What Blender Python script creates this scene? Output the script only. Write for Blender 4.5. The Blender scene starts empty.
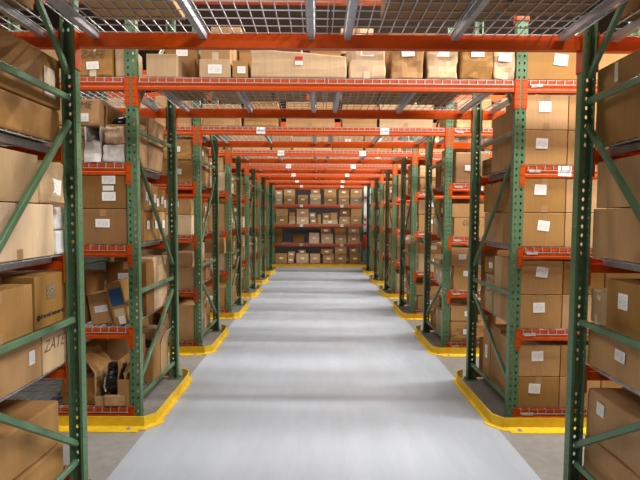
import bpy, bmesh, math, random
from mathutils import Vector, Matrix, noise
R = math.radians
C = bpy.context.scene.collection
rnd = random.Random(11)

# ------------------------------------------------------------------ layout (metres)
PITCH, Y0, DEPTH = 2.01, 1.745, 1.067          # rack rows, first row's front, frame depth
HX = 1.42                                      # half distance between the posts beside the aisle
SIDE = 1.44                                    # width of each side bay
LV = [0.105, 0.712, 1.325, 1.93, 2.548, 3.17]   # beam tops
PH = 3.70
def RY(k): return Y0 + PITCH * k + (.06 if k == 0 else 0)
ROWN = ['nearest', 'second', 'third', 'fourth', 'fifth', 'sixth', 'seventh', 'end']
LVN = ['lowest shelf', 'second shelf', 'third shelf', 'fourth shelf', 'overhead shelf', 'top shelf']

# ------------------------------------------------------------------ materials
def new_mat(name, rough=0.5, metal=0.0, color=(0.5, 0.5, 0.5)):
    m = bpy.data.materials.new(name); m.use_nodes = True
    b = m.node_tree.nodes['Principled BSDF']
    b.inputs['Roughness'].default_value = rough
    b.inputs['Metallic'].default_value = metal
    if not metal: b.inputs['Specular IOR Level'].default_value = 0.32
    b.inputs['Base Color'].default_value = (*color, 1)
    return m, m.node_tree, b
def ramp(nt, fac, stops):
    r = nt.nodes.new('ShaderNodeValToRGB'); nt.links.new(fac, r.inputs[0])
    e = r.color_ramp.elements
    while len(e) < len(stops): e.new(0.5)
    for i, (p, c) in enumerate(stops):
        e[i].position = p; e[i].color = (*c, 1) if len(c) == 3 else c
    return r.outputs[0]
def noise_tex(nt, scale, detail=4, vec=None, rough=0.55, sc=None):
    t = nt.nodes.new('ShaderNodeTexNoise'); t.inputs['Scale'].default_value = scale
    t.inputs['Detail'].default_value = detail; t.inputs['Roughness'].default_value = rough
    tc = nt.nodes.new('ShaderNodeTexCoord')
    v = tc.outputs['Object'] if vec is None else vec
    if sc:
        mp = nt.nodes.new('ShaderNodeMapping'); mp.inputs['Scale'].default_value = sc
        nt.links.new(v, mp.inputs[0]); v = mp.outputs[0]
    nt.links.new(v, t.inputs['Vector'])
    return t.outputs['Fac']
def mixc(nt, fac, a, b, mode='MIX'):
    m = nt.nodes.new('ShaderNodeMix'); m.data_type = 'RGBA'; m.blend_type = mode
    for s, v in ((m.inputs[0], fac), (m.inputs[6], a), (m.inputs[7], b)):
        if hasattr(v, 'is_linked') or isinstance(v, bpy.types.NodeSocket): nt.links.new(v, s)
        elif isinstance(v, (int, float)): s.default_value = v
        else: s.default_value = (*v, 1)
    return m.outputs[2]
def math_n(nt, op, a, b=None):
    m = nt.nodes.new('ShaderNodeMath'); m.operation = op
    for i, v in enumerate((a, b)):
        if v is None: continue
        if isinstance(v, (int, float)): m.inputs[i].default_value = v
        else: nt.links.new(v, m.inputs[i])
    return m.outputs[0]
def bump(nt, b, h, s=0.2, d=0.01):
    bp = nt.nodes.new('ShaderNodeBump'); bp.inputs['Strength'].default_value = s
    bp.inputs['Distance'].default_value = d
    nt.links.new(h, bp.inputs['Height']); nt.links.new(bp.outputs[0], b.inputs['Normal'])

def paint(name, col, worn, rough=0.38, sc=9):
    m, nt, b = new_mat(name, rough)
    n = noise_tex(nt, sc, 6)
    c = ramp(nt, n, [(0.3, tuple(x * 0.86 for x in col)), (0.62, col), (0.74, col), (0.8, worn)])
    nt.links.new(c, b.inputs['Base Color'])
    return m
M = {}
M['green'] = paint('green_paint', (0.10, 0.20, 0.105), (0.15, 0.26, 0.16), 0.36)
M['orange'] = paint('orange_paint', (0.56, 0.072, 0.003), (0.62, 0.12, 0.012), 0.34)
M['yellow'] = paint('yellow_paint', (0.80, 0.53, 0.02), (0.5, 0.4, 0.12), 0.5, 14)
M['red'] = paint('red_enamel', (0.5, 0.012, 0.015), (0.5, 0.03, 0.03), 0.25)
M['zinc'], nt, b = new_mat('zinc_wire', 0.42, 0.35, (0.45, 0.46, 0.47))
M['steel'], nt, b = new_mat('galvanised_steel', 0.42, 0.45, (0.42, 0.44, 0.47))
nt.links.new(ramp(nt, noise_tex(nt, 25), [(0.3, (0.34, 0.36, 0.39)), (0.7, (0.5, 0.52, 0.55))]), b.inputs['Base Color'])
M['chrome'], nt, b = new_mat('chrome', 0.25, 1.0, (0.9, 0.92, 0.95))
M['dark'], nt, b = new_mat('dark_hole', 0.8, 0.0, (0.03, 0.015, 0.01))
M['ink'], nt, b = new_mat('black_ink', 0.8, 0.0, (0.03, 0.025, 0.03))
M['inkfaint'], nt, b = new_mat('marker_ink', 0.8, 0.0, (0.16, 0.10, 0.06))
M['redprint'], nt, b = new_mat('red_print', 0.6, 0.0, (0.62, 0.03, 0.03))
M['blueprint'], nt, b = new_mat('blue_print', 0.5, 0.0, (0.03, 0.09, 0.2))
M['blackbag'], nt, b = new_mat('black_plastic', 0.18, 0.0, (0.012, 0.013, 0.016))
M['blackbag'].node_tree.nodes['Principled BSDF'].inputs['Roughness'].default_value = 0.16
M['wrap'], nt, b = new_mat('white_plastic_wrap', 0.3, 0.0, (0.62, 0.6, 0.57))
nt.links.new(ramp(nt, noise_tex(nt, 14, 5), [(0.35, (0.5, 0.46, 0.42)), (0.6, (0.78, 0.77, 0.75))]), b.inputs['Base Color'])
M['white'], nt, b = new_mat('white_card', 0.6, 0.0, (0.72, 0.71, 0.69))
nt.links.new(ramp(nt, noise_tex(nt, 6), [(0.3, (0.62, 0.6, 0.57)), (0.7, (0.76, 0.75, 0.73))]), b.inputs['Base Color'])
M['tape'], nt, b = new_mat('brown_parcel_tape', 0.28, 0.0, (0.38, 0.22, 0.10))
M['cleartape'], nt, b = new_mat('clear_parcel_tape', 0.2, 0.0, (0.66, 0.54, 0.39))

def card(name, base):
    m, nt, b = new_mat(name, 0.72)
    oi = nt.nodes.new('ShaderNodeObjectInfo')
    n1 = noise_tex(nt, 5, 5)
    n2 = noise_tex(nt, 60, 2, sc=(1, 1, 0.06))
    c0 = ramp(nt, n1, [(0.25, tuple(x * 0.88 for x in base)), (0.7, tuple(min(1, x * 1.08) for x in base))])
    c1 = mixc(nt, 0.16, c0, ramp(nt, n2, [(0.35, tuple(x * 0.7 for x in base)), (0.65, tuple(min(1, x * 1.25) for x in base))]))
    hs = nt.nodes.new('ShaderNodeHueSaturation')
    nt.links.new(c1, hs.inputs['Color'])
    nt.links.new(math_n(nt, 'ADD', math_n(nt, 'MULTIPLY', oi.outputs['Random'], 0.42), 0.78), hs.inputs['Value'])
    nt.links.new(math_n(nt, 'SUBTRACT', 1.12, math_n(nt, 'MULTIPLY', oi.outputs['Random'], 0.22)), hs.inputs['Saturation'])
    nt.links.new(hs.outputs[0], b.inputs['Base Color'])
    bump(nt, b, n2, 0.12, 0.004)
    return m
M['kraft'] = card('kraft_cardboard', (0.41, 0.228, 0.086))
M['kraftdark'] = card('dark_kraft_cardboard', (0.26, 0.13, 0.045))
M['kraftpale'] = card('pale_kraft_cardboard', (0.55, 0.385, 0.225))
M['greyprint'], nt, b = new_mat('grey_printed_patch', 0.6, 0.0, (0.2, 0.17, 0.13))
nt.links.new(ramp(nt, noise_tex(nt, 120, 2), [(0.4, (0.08, 0.07, 0.06)), (0.6, (0.36, 0.26, 0.15))]), b.inputs['Base Color'])
M['inner'], nt, b = new_mat('torn_cardboard_edge', 0.8, 0.0, (0.5, 0.34, 0.19))

# printed paper: rows of small marks, from the label's own uv
m, nt, b = new_mat('printed_paper', 0.55); M['paper'] = m
uv = nt.nodes.new('ShaderNodeUVMap'); sp = nt.nodes.new('ShaderNodeSeparateXYZ'); nt.links.new(uv.outputs[0], sp.inputs[0])
row = math_n(nt, 'FRACT', math_n(nt, 'MULTIPLY', sp.outputs[1], 9.0))
inrow = math_n(nt, 'LESS_THAN', math_n(nt, 'ABSOLUTE', math_n(nt, 'SUBTRACT', row, 0.5)), 0.22)
wn = nt.nodes.new('ShaderNodeTexWhiteNoise'); wn.noise_dimensions = '2D'
cmb = nt.nodes.new('ShaderNodeCombineXYZ')
nt.links.new(math_n(nt, 'FLOOR', math_n(nt, 'MULTIPLY', sp.outputs[0], 30.0)), cmb.inputs[0])
nt.links.new(math_n(nt, 'FLOOR', math_n(nt, 'MULTIPLY', sp.outputs[1], 9.0)), cmb.inputs[1])
nt.links.new(cmb.outputs[0], wn.inputs['Vector'])
dash = math_n(nt, 'GREATER_THAN', wn.outputs['Value'], 0.48)
mu = math_n(nt, 'LESS_THAN', math_n(nt, 'ABSOLUTE', math_n(nt, 'SUBTRACT', sp.outputs[0], 0.5)), 0.36)
mv = math_n(nt, 'LESS_THAN', math_n(nt, 'ABSOLUTE', math_n(nt, 'SUBTRACT', sp.outputs[1], 0.5)), 0.33)
k = math_n(nt, 'MULTIPLY', math_n(nt, 'MULTIPLY', inrow, dash), math_n(nt, 'MULTIPLY', mu, mv))
nt.links.new(mixc(nt, k, (0.84, 0.83, 0.81), (0.42, 0.42, 0.44)), b.inputs['Base Color'])

# floor: bare concrete with a pale grey-blue painted walkway down the middle
m, nt, b = new_mat('concrete_floor', 0.45); M['floor'] = m
geo = nt.nodes.new('ShaderNodeNewGeometry'); spx = nt.nodes.new('ShaderNodeSeparateXYZ')
nt.links.new(geo.outputs['Position'], spx.inputs[0])
n1 = noise_tex(nt, 0.9, 6, geo.outputs['Position']); n2 = noise_tex(nt, 14, 6, geo.outputs['Position'])
conc = mixc(nt, 0.5, ramp(nt, n1, [(0.3, (0.20, 0.19, 0.18)), (0.7, (0.30, 0.29, 0.275))]),
            ramp(nt, n2, [(0.3, (0.19, 0.18, 0.17)), (0.7, (0.31, 0.30, 0.285))]))
scuff = noise_tex(nt, 3.0, 8, geo.outputs['Position'], 0.7, (2.2, 0.35, 1))
pnt = mixc(nt, 0.55, ramp(nt, n1, [(0.3, (0.335, 0.37, 0.42)), (0.7, (0.385, 0.42, 0.475))]),
           ramp(nt, scuff, [(0.3, (0.30, 0.335, 0.38)), (0.62, (0.40, 0.435, 0.49))]))
inside = math_n(nt, 'MULTIPLY', math_n(nt, 'LESS_THAN', math_n(nt, 'ABSOLUTE', math_n(nt, 'ADD', spx.outputs[0], 0.008)), 1.285),
                math_n(nt, 'LESS_THAN', spx.outputs[1], 15.62))
nt.links.new(mixc(nt, inside, conc, pnt), b.inputs['Base Color'])
nt.links.new(ramp(nt, n1, [(0.3, (0.36,) * 3), (0.7, (0.55,) * 3)]), b.inputs['Roughness'])
bump(nt, b, n2, 0.05, 0.004)
M['wall'], nt, b = new_mat('painted_block_wall', 0.8, 0.0, (0.12, 0.115, 0.11))
bt = nt.nodes.new('ShaderNodeTexBrick'); bt.inputs['Scale'].default_value = 1.0
bt.inputs['Brick Width'].default_value = 0.4; bt.inputs['Row Height'].default_value = 0.2; bt.inputs['Mortar Size'].default_value = 0.006
bt.inputs['Color1'].default_value = (0.07, 0.067, 0.064, 1); bt.inputs['Color2'].default_value = (0.065, 0.062, 0.06, 1); bt.inputs['Mortar'].default_value = (0.05, 0.05, 0.05, 1)
tc = nt.nodes.new('ShaderNodeTexCoord'); sw = nt.nodes.new('ShaderNodeSeparateXYZ'); cw = nt.nodes.new('ShaderNodeCombineXYZ')
nt.links.new(tc.outputs['Object'], sw.inputs[0]); nt.links.new(math_n(nt, 'ADD', sw.outputs[0], sw.outputs[1]), cw.inputs[0]); nt.links.new(sw.outputs[2], cw.inputs[1])
nt.links.new(cw.outputs[0], bt.inputs['Vector']); nt.links.new(bt.outputs['Color'], b.inputs['Base Color'])
M['ceiling'], nt, b = new_mat('ceiling_paint', 0.85, 0.0, (0.10, 0.10, 0.10))

# ------------------------------------------------------------------ mesh helpers
def box(bm, x0, x1, y0, y1, z0, z1, mi=0):
    v = [bm.verts.new((x, y, z)) for z in (z0, z1) for y in (y0, y1) for x in (x0, x1)]
    fs = []
    for q in ((0, 2, 3, 1), (4, 5, 7, 6), (0, 1, 5, 4), (2, 6, 7, 3), (0, 4, 6, 2), (1, 3, 7, 5)):
        f = bm.faces.new([v[i] for i in q]); f.material_index = mi; fs.append(f)
    return v
def bar(bm, a, b, w, h, mi=0, up=Vector((0, 0, 1))):
    a, b = Vector(a), Vector(b); d = (b - a).normalized()
    if abs(d.dot(up)) > 0.99: up = Vector((1, 0, 0))
    s = d.cross(up).normalized() * w / 2; u = s.cross(d).normalized() * h / 2
    A = [bm.verts.new(p + i * s + j * u) for p in (a, b) for i, j in ((-1, -1), (1, -1), (1, 1), (-1, 1))]
    for q in ((3, 2, 1, 0), (4, 5, 6, 7), (0, 1, 5, 4), (1, 2, 6, 5), (2, 3, 7, 6), (3, 0, 4, 7)):
        f = bm.faces.new([A[i] for i in q]); f.material_index = mi
def tube(bm, pts, r, n=8, mi=0, caps=True):
    pts = [Vector(p) for p in pts]; rings = []
    for i, p in enumerate(pts):
        d = (pts[min(i + 1, len(pts) - 1)] - pts[max(i - 1, 0)]).normalized()
        up = Vector((0, 0, 1)) if abs(d.z) < 0.9 else Vector((1, 0, 0))
        s = d.cross(up).normalized(); u = s.cross(d)
        rr = r[i] if isinstance(r, (list, tuple)) else r
        rings.append([bm.verts.new(p + rr * (math.cos(2 * math.pi * j / n) * s + math.sin(2 * math.pi * j / n) * u)) for j in range(n)])
    for a, b in zip(rings, rings[1:]):
        for j in range(n):
            f = bm.faces.new((a[j], a[(j + 1) % n], b[(j + 1) % n], b[j])); f.material_index = mi
    if caps:
        bm.faces.new(rings[0][::-1]).material_index = mi; bm.faces.new(rings[-1]).material_index = mi
def bevel(bm, w, seg=2):
    bmesh.ops.bevel(bm, geom=list(bm.edges), offset=w, segments=seg, affect='EDGES', profile=0.5)
def finish(name, bm, mats, smooth=False):
    bmesh.ops.recalc_face_normals(bm, faces=list(bm.faces))
    me = bpy.data.meshes.new(name); bm.to_mesh(me); bm.free()
    for m in (mats if isinstance(mats, (list, tuple)) else [mats]): me.materials.append(m)
    if smooth:
        for p in me.polygons: p.use_smooth = True
    return me
def obj(name, data, parent=None, loc=(0, 0, 0), rot=(0, 0, 0), **props):
    o = bpy.data.objects.new(name, data); C.objects.link(o)
    o.location = loc; o.rotation_euler = rot
    if parent: o.parent = parent
    for k_, v_ in props.items(): o[k_] = v_
    return o
def tag(o, label, cat, group=None):
    o['label'] = label; o['category'] = cat
    if group: o['group'] = group
    return o
def copy_tree(o, parent=None):
    c = o.copy(); C.objects.link(c); c.parent = parent
    for ch in list(o.children): copy_tree(ch, c)
    return c

# ------------------------------------------------------------------ room shell
def shell(name, x0, x1, y0, y1, z0, z1, mat):
    bm = bmesh.new(); box(bm, x0, x1, y0, y1, z0, z1)
    return obj(name, finish(name, bm, mat), kind='structure')
XW, YN, YF, ZC = 5.2, -2.6, 19.2, 5.6
shell('floor', -XW - .2, XW + .2, YN - .2, YF + .2, -0.2, 0, M['floor'])
shell('ceiling', -XW - .2, XW + .2, YN - .2, YF + .2, ZC, ZC + .2, M['ceiling'])
shell('wall_left', -XW - .2, -XW, YN, YF, 0, ZC, M['wall'])
shell('wall_right', XW, XW + .2, YN, YF, 0, ZC, M['wall'])
shell('wall_far', -XW, XW, YF, YF + .2, 0, ZC, M['wall'])
shell('wall_near', -XW, XW, YN - .2, YN, 0, ZC, M['wall'])

# ------------------------------------------------------------------ rack components
def hole_cell(bm, P, u0, u1, v0, v1, cu, cv, ru, rv):
    """rectangle u0..u1 x v0..v1 with an eight-sided hole; P maps (u, v) to a point"""
    um, vm = cu, (v0 + v1) / 2
    outer = [(u0, v0), (um, v0), (u1, v0), (u1, vm), (u1, v1), (um, v1), (u0, v1), (u0, vm)]
    ang = [225, 270, 315, 0, 45, 90, 135, 180]
    inner = [(cu + ru * math.cos(R(a)) * (1.0 if a in (0, 180, 45, 135) else .8), cv + rv * math.sin(R(a))) for a in ang]
    O = [bm.verts.new(P(*q)) for q in outer]; I = [bm.verts.new(P(*q)) for q in inner]
    for i in range(8):
        j = (i + 1) % 8
        bm.faces.new((O[i], O[j], I[j], I[i]))
def post_mesh(H):
    bm = bmesh.new(); n = int(H / 0.0508); W = 0.038; D = 0.054
    for i in range(n):
        v0, v1 = i * .0508, (i + 1) * .0508; cv = v0 + .0254
        hole_cell(bm, lambda u, v: (u, 0, v), -W, 0, v0, v1, -.019, cv, .0075, .0115)
        hole_cell(bm, lambda u, v: (u, 0, v), 0, W, v0, v1, .019, cv, .0075, .0115)
        for s in (-1, 1):
            hole_cell(bm, lambda u, v, s=s: (s * W, u, v), 0, D, v0, v1, .027, cv, .0045, .0045)
            a = [bm.verts.new(p) for p in ((s * W, D, v0), (s * (W - .013), D, v0), (s * (W - .013), D, v1), (s * W, D, v1))]
            bm.faces.new(a)
    bmesh.ops.remove_doubles(bm, verts=list(bm.verts), dist=1e-5)
    bmesh.ops.recalc_face_normals(bm, faces=list(bm.faces))
    me = finish('upright_post', bm, M['green'])
    t = bpy.data.objects.new('t', me); C.objects.link(t)      # give the sheet its 2.4 mm thickness
    sm = t.modifiers.new('s', 'SOLIDIFY'); sm.thickness = .0024; sm.offset = 0
    bpy.context.view_layer.update()
    out = bpy.data.meshes.new_from_object(t.evaluated_get(bpy.context.evaluated_depsgraph_get()))
    bpy.data.objects.remove(t); out.name = 'upright_post'
    return out
POST = post_mesh(PH)
bm = bmesh.new(); box(bm, -.055, .055, -.02, .080, 0, .006)
for x in (-.045, .045): tube(bm, [(x, -.008, .006), (x, -.008, .018)], .007, 6)
FOOT = finish('foot_plate', bm, M['green'])
def beam_mesh(L, h, back=False):
    """step beam along X, outer face at y=0, depth 42 mm, ledge on the inner side; top at z=0"""
    prof = [(0, 0), (0, -h), (.042, -h), (.042, -.030), (.024, -.030), (.024, 0)]
    # slightly grooved outer face
    prof = [(0.0, 0), (0.0, -.02), (.003, -.026), (.003, -h + .026), (0.0, -h + .02), (0.0, -h)] + prof[2:]
    bm = bmesh.new()
    a = [bm.verts.new((-L / 2, y, z)) for y, z in prof]; b_ = [bm.verts.new((L / 2, y, z)) for y, z in prof]
    n = len(prof)
    for i in range(n): bm.faces.new((a[i], a[(i + 1) % n], b_[(i + 1) % n], b_[i]))
    bm.faces.new(a[::-1]); bm.faces.new(b_)
    return finish('shelf_beam', bm, M['orange'])
def conn_mesh(h, s):
    """L plate: one leg on the post's side, one wrapping its outer face; s is the side of the post"""
    bm = bmesh.new()
    box(bm, -.004 if s > 0 else 0, 0 if s > 0 else .004, -.006, .06, -h, .012)
    box(bm, 0 if s > 0 else -.034, .034 if s > 0 else 0, -.008, -.0035, -h, .012)
    k = int(h / .05)
    for i in range(k + 1):
        for dx in (.010, .025):
            z = -h + .02 + i * (h - .02) / k
            tube(bm, [(s * dx, -.0079, z), (s * dx, -.0092, z)], .0038, 6, 1)
    return finish('connector_plate', bm, [M['orange'], M['dark']])
CONN = {(h, s): conn_mesh(h, s) for h in (.20, .15) for s in (-1, 1)}
BEAM = {}
for key, L, h in (('tunnel', 2 * (HX - .038) - .01, .080), ('side', SIDE - .076 - .01, .080)):
    BEAM[key] = (beam_mesh(L, h), L, h)
BEAM['side_high'] = (beam_mesh(SIDE - .086, .085), SIDE - .086, .085)
def paper(name, w, h, mat='paper', th=.0008):
    """label lying in the XZ plane, facing -Y, centre at origin"""
    bm = bmesh.new(); uvl = bm.loops.layers.uv.new('UVMap')
    box(bm, -w / 2, w / 2, -th, 0, -h / 2, h / 2)
    for f in bm.faces:
        for l in f.loops: l[uvl].uv = (l.vert.co.x / w + .5, l.vert.co.z / h + .5)
    return finish(name, bm, M[mat])
TAG = paper('bin_label', .10, .075)
TAGS = paper('bin_label_small', .07, .05)

LABELS = {}
def lab(w, h, mat='paper'):
    key = (round(w, 3), round(h, 3), mat)
    if key not in LABELS: LABELS[key] = paper('shipping_label', w, h, mat)
    return LABELS[key]
def add_beam(root, kind, cx, y, z, back=False, tags=()):
    me, L, h = BEAM[kind]
    o = obj('shelf_beam', me, root, (cx, y, z), (0, 0, math.pi if back else 0))
    ch = .15 if kind == 'side' else .20
    for s in (-1, 1):     # local side; post lies beyond the beam's end
        obj('connector_plate', CONN[(ch, s)], o, (s * (L / 2 + .001), 0, 0))
    if kind != 'tunnel' and not back and cx > 0 and z < 2.6:
        obj('torn_sticker', lab(.085, .022, 'wrap'), o, (-L / 2 + .075, -.0008, -.034), (0, R(rnd.uniform(-4, 4)), 0))
    for t in tags: obj('bin_label', TAG, o, (t, -.0005, -h * .42), (R(-2), R(rnd.uniform(-3, 3)), 0))
    return o
def brace_mesh(a, b_):
    bm = bmesh.new(); bar(bm, a, b_, .024, .034); bevel(bm, .004, 1)
    d = (Vector(b_) - Vector(a)).normalized()
    return finish('frame_brace', bm, M['green'])
def braces(root, x, y0, flip):
    ya, yb = y0 + .055, y0 + DEPTH - .055
    L = [((ya, .155), (yb, .155)), ((ya, .97), (yb, .97)), ((ya, 2.19), (yb, 2.19)), ((ya, 3.42), (yb, 3.42))]
    Dg = [(.86, .26), (1.10, 2.06), (3.22, 2.32)]
    for z0, z1 in Dg:
        L.append(((ya, z0), (yb, z1)) if not flip else ((ya, z1), (yb, z0)))
    for (p, q) in L:
        key = (round(p[1], 3), round(q[1], 3))
        if key not in BR: BR[key] = brace_mesh((0, .055, p[1]), (0, DEPTH - .055, q[1]))
        obj('frame_brace', BR[key], root, (x, y0, 0))
BR = {}
def frame(root, x, y0, flip):
    p = obj('upright_post', POST, root, (x, y0, .0062)); obj('foot_plate', FOOT, p, (0, 0, -.006))
    q = obj('upright_post', POST, root, (x, y0 + DEPTH, .0062), (0, 0, math.pi)); obj('foot_plate', FOOT, q, (0, 0, -.006))
    braces(root, x, y0, flip)
# wire decks ------------------------------------------------------------
def deck_mesh(W):
    bm = bmesh.new(); n = round((W - .02) / .0635); r = .0052
    for i in range(n + 1):
        x = -W / 2 + .01 + (W - .02) * i / n
        bar(bm, (x, -.004, 0), (x, DEPTH + .004, 0), r, r)
        for y in (-.004, DEPTH + .004): bar(bm, (x, y, 0), (x, y, -.036), r, r)
    m_ = 10
    for j in range(m_ + 1):
        y = .02 + (DEPTH - .04) * j / m_
        bar(bm, (-W / 2, y, .0045), (W / 2, y, .0045), r, r)
    for y in (-.008, DEPTH + .008):
        for z in (-.034,): bar(bm, (-W / 2, y, z), (W / 2, y, z), r, r)
    return finish('wire_mesh', bm, M['zinc'])
bm = bmesh.new()
yA, yB = .046, DEPTH - .046
prof = [(-.024, -.006), (-.020, -.006), (-.016, -.034), (.016, -.034), (.020, -.006), (.024, -.006), (.019, -.038), (-.019, -.038)]
prof = [(-.026, -.004), (-.026, -.008), (-.020, -.010), (-.016, -.040), (.016, -.040), (.020, -.010), (.026, -.008), (.026, -.004), (.017, -.005), (.013, -.036), (-.013, -.036), (-.017, -.005)]
a = [bm.verts.new((x, yA, z)) for x, z in prof]; b2 = [bm.verts.new((x, yB, z)) for x, z in prof]
for i in range(len(prof)): bm.faces.new((a[i], a[(i + 1) % len(prof)], b2[(i + 1) % len(prof)], b2[i]))
for ring in (a, b2):
    for q in ((0, 1, 2, 11), (2, 3, 10, 11), (3, 4, 9, 10), (4, 5, 8, 9), (5, 6, 7, 8)): bm.faces.new([ring[i] for i in q])
CHAN = finish('support_channel', bm, M['steel'])
DECK = {'tunnel': deck_mesh(1.36), 'side': deck_mesh(1.33)}
def add_deck(kind, cx, y, z, label, group):
    o = obj('wire_deck', DECK[kind], None, (cx, y, z + .0035))
    for dx in (-.585, 0, .585): obj('support_channel', CHAN, o, (dx, 0, -.0005))
    tag(o, label, 'wire deck', group)
# yellow floor guards -----------------------------------------------------
def angle_run(bm, pts, flange_out, hgt=.082, w=.095, t=.006):
    """vertical leg along the polyline, flat leg on the floor towards flange_out side (+1 left of travel)"""
    P = [Vector((p[0], p[1], 0)) for p in pts]; n = len(P); off = []
    for i in range(n):
        dirs = []
        if i > 0: dirs.append((P[i] - P[i - 1]).normalized())
        if i < n - 1: dirs.append((P[i + 1] - P[i]).normalized())
        nn = [Vector((-d.y, d.x, 0)) * flange_out for d in dirs]
        m_ = sum(nn, Vector()) / len(nn); m_ = m_ / m_.length_squared
        off.append(m_)
    prof = [(0, 0), (w, 0), (w, t), (t * 2, t), (t, t * 2), (t, hgt), (0, hgt)]
    rings = [[bm.verts.new(P[i] + off[i] * a_ + Vector((0, 0, z_))) for a_, z_ in prof] for i in range(n)]
    k_ = len(prof)
    for r0, r1 in zip(rings, rings[1:]):
        for j in range(k_): bm.faces.new((r0[j], r0[(j + 1) % k_], r1[(j + 1) % k_], r1[j]))
    for r0 in (rings[0], rings[-1]):
        bm.faces.new([r0[i] for i in (0, 1, 2, 3)]); bm.faces.new([r0[i] for i in (0, 3, 4)]); bm.faces.new([r0[i] for i in (0, 4, 5, 6)])
bm = bmesh.new(); tube(bm, [(0, 0, 0), (0, 0, .004)], .017, 10); tube(bm, [(0, 0, .004), (0, 0, .014)], .010, 6)
BOLT = finish('anchor_bolt', bm, M['steel'])
def guard(k, s):
    y = RY(k); X = lambda u: s * u
    root = obj('floor_guard', None, None, (s * 1.9, y - .1, 0))
    g = lambda *pts: [(X(u) - s * 1.9, yy - (y - .1)) for u, yy in pts]
    side = s       # flange side
    for nm, pts in (('front_rail', g((2.86, y - .1), (1.345, y - .1))),
                    ('corner_rail', g((1.345, y - .1), (1.325, y - .1), (1.262, y - .02), (1.262, y + .02))),
                    ('side_rail', g((1.262, y + .02), (1.262, y + .90))),
                    ('rear_rail', g((1.262, y + .90), (1.285, y + 1.03), (1.36, y + 1.09)))):
        bm = bmesh.new(); angle_run(bm, pts, side, w=.095 if nm == 'front_rail' else (.05 if nm == 'corner_rail' else .035))
        obj(nm, finish(nm, bm, M['yellow']), root)
    for u in (1.42, 2.1, 2.75): obj('anchor_bolt', BOLT, root, (X(u) - s * 1.9, -.05, .006))
    sd = 'left' if s < 0 else 'right'
    tag(root, f'yellow steel floor guard around the foot of the {ROWN[k]} rack, {sd} of the aisle', 'floor guard', 'yellow floor guards at the rack feet')

# ------------------------------------------------------------------ racks
FLIP = [False, True, False, True, False, True, False, True]
for k in range(7):
    y = RY(k)
    root = obj('pallet_rack', None, None, (0, y, 0))
    tag(root, f'green and orange steel pallet rack bridging the aisle, {ROWN[k]} one from the camera', 'pallet rack', 'racks bridging the aisle')
    for x in (-HX - SIDE, -HX, HX, HX + SIDE): frame(root, x, 0, FLIP[k])
    for li, z in enumerate(LV):
        for s in (-1, 1):
            sd = 'left' if s < 0 else 'right'
            cx = s * (HX + SIDE / 2)
            tg = (-s * .38,) if (k, s, li) in ((1, 1, 3), (2, 1, 3), (3, 1, 2)) else ()
            bk = 'side' if li < 4 else 'side_high'
            add_beam(root, bk, cx, .004, z, False, tg); add_beam(root, bk, cx, DEPTH - .004, z, True)
            if li < 5:
                add_deck('side', cx, y, z, f'grey wire deck of the {ROWN[k]} rack, {sd} of the aisle, {LVN[li]}', 'wire decks beside the aisle')
        if li >= 4:
            tg = ((-.62, .62) if k != 2 else (-.70, .69)) if (li == 4 and k >= 2) else ()
            add_beam(root, 'tunnel', 0, .004, z, False, tg); add_beam(root, 'tunnel', 0, DEPTH - .004, z, True)
            for s in (-1, 1):
                sd = 'left' if s < 0 else 'right'
                if li == 4:
                    add_deck('tunnel', s * .684, y, z, f'grey wire deck above the aisle in the {ROWN[k]} rack, {sd} half, {LVN[li]}', 'wire decks above the aisle')
    if k > 0:
        for s in (-1, 1): guard(k, s)
# end rack closing the aisle
YE = RY(7)
LE = [.085, .71, 1.315, 1.925, 2.53]
root = obj('pallet_rack', None, None, (0, YE, 0))
tag(root, 'green and orange pallet rack standing across the far end of the aisle, full of boxes', 'pallet rack')
for x in (-HX, HX): frame(root, x, 0, False)
for li, z in enumerate(LE):
    add_beam(root, 'tunnel', 0, .004, z, False, (-.56, .70)); add_beam(root, 'tunnel', 0, DEPTH - .004, z, True)
    for s in (-1, 1):
        add_deck('tunnel', s * .684, YE, z, f'grey wire deck of the end rack, {"left" if s < 0 else "right"} half, {LVN[li]}', 'wire decks of the end rack')
root = obj('floor_guard', None, None, (0, YE - .1, 0))
bm = bmesh.new(); angle_run(bm, [(1.5, 0), (-1.5, 0)], 1); obj('front_rail', finish('front_rail', bm, M['yellow']), root)
for x in (-1.2, 0, 1.2): obj('anchor_bolt', BOLT, root, (x, -.05, .006))
tag(root, 'long straight yellow floor guard in front of the end rack', 'floor guard', 'yellow floor guards at the rack feet')

# ------------------------------------------------------------------ cartons
def text_mesh(s, size, mat, shear=0.0, weight=0.0):
    cu = bpy.data.curves.new('t', 'FONT'); cu.body = s; cu.size = size; cu.shear = shear; cu.offset = weight
    cu.align_x = 'CENTER'; cu.align_y = 'CENTER'
    t = bpy.data.objects.new('t', cu); C.objects.link(t)
    bpy.context.view_layer.update()
    me = bpy.data.meshes.new_from_object(t.evaluated_get(bpy.context.evaluated_depsgraph_get()))
    bpy.data.objects.remove(t); me.materials.clear(); me.materials.append(M[mat]); me.name = 'lettering'
    return me
def face_xf(face, w, d, h, a, b_, e=.0012):
    """location and rotation that put an XZ-plane label on a carton face; a across, b up (fractions)"""
    if face == 'front': return (w * (a - .5), -d / 2 - e, h * b_), (0, 0, 0)
    if face == 'left': return (-w / 2 - e, d * (.5 - a), h * b_), (0, 0, R(-90))
    if face == 'right': return (w / 2 + e, d * (a - .5), h * b_), (0, 0, R(90))
    if face == 'bottom': return (w * (a - .5), d * (b_ - .5), -e), (R(90), 0, 0)
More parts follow.
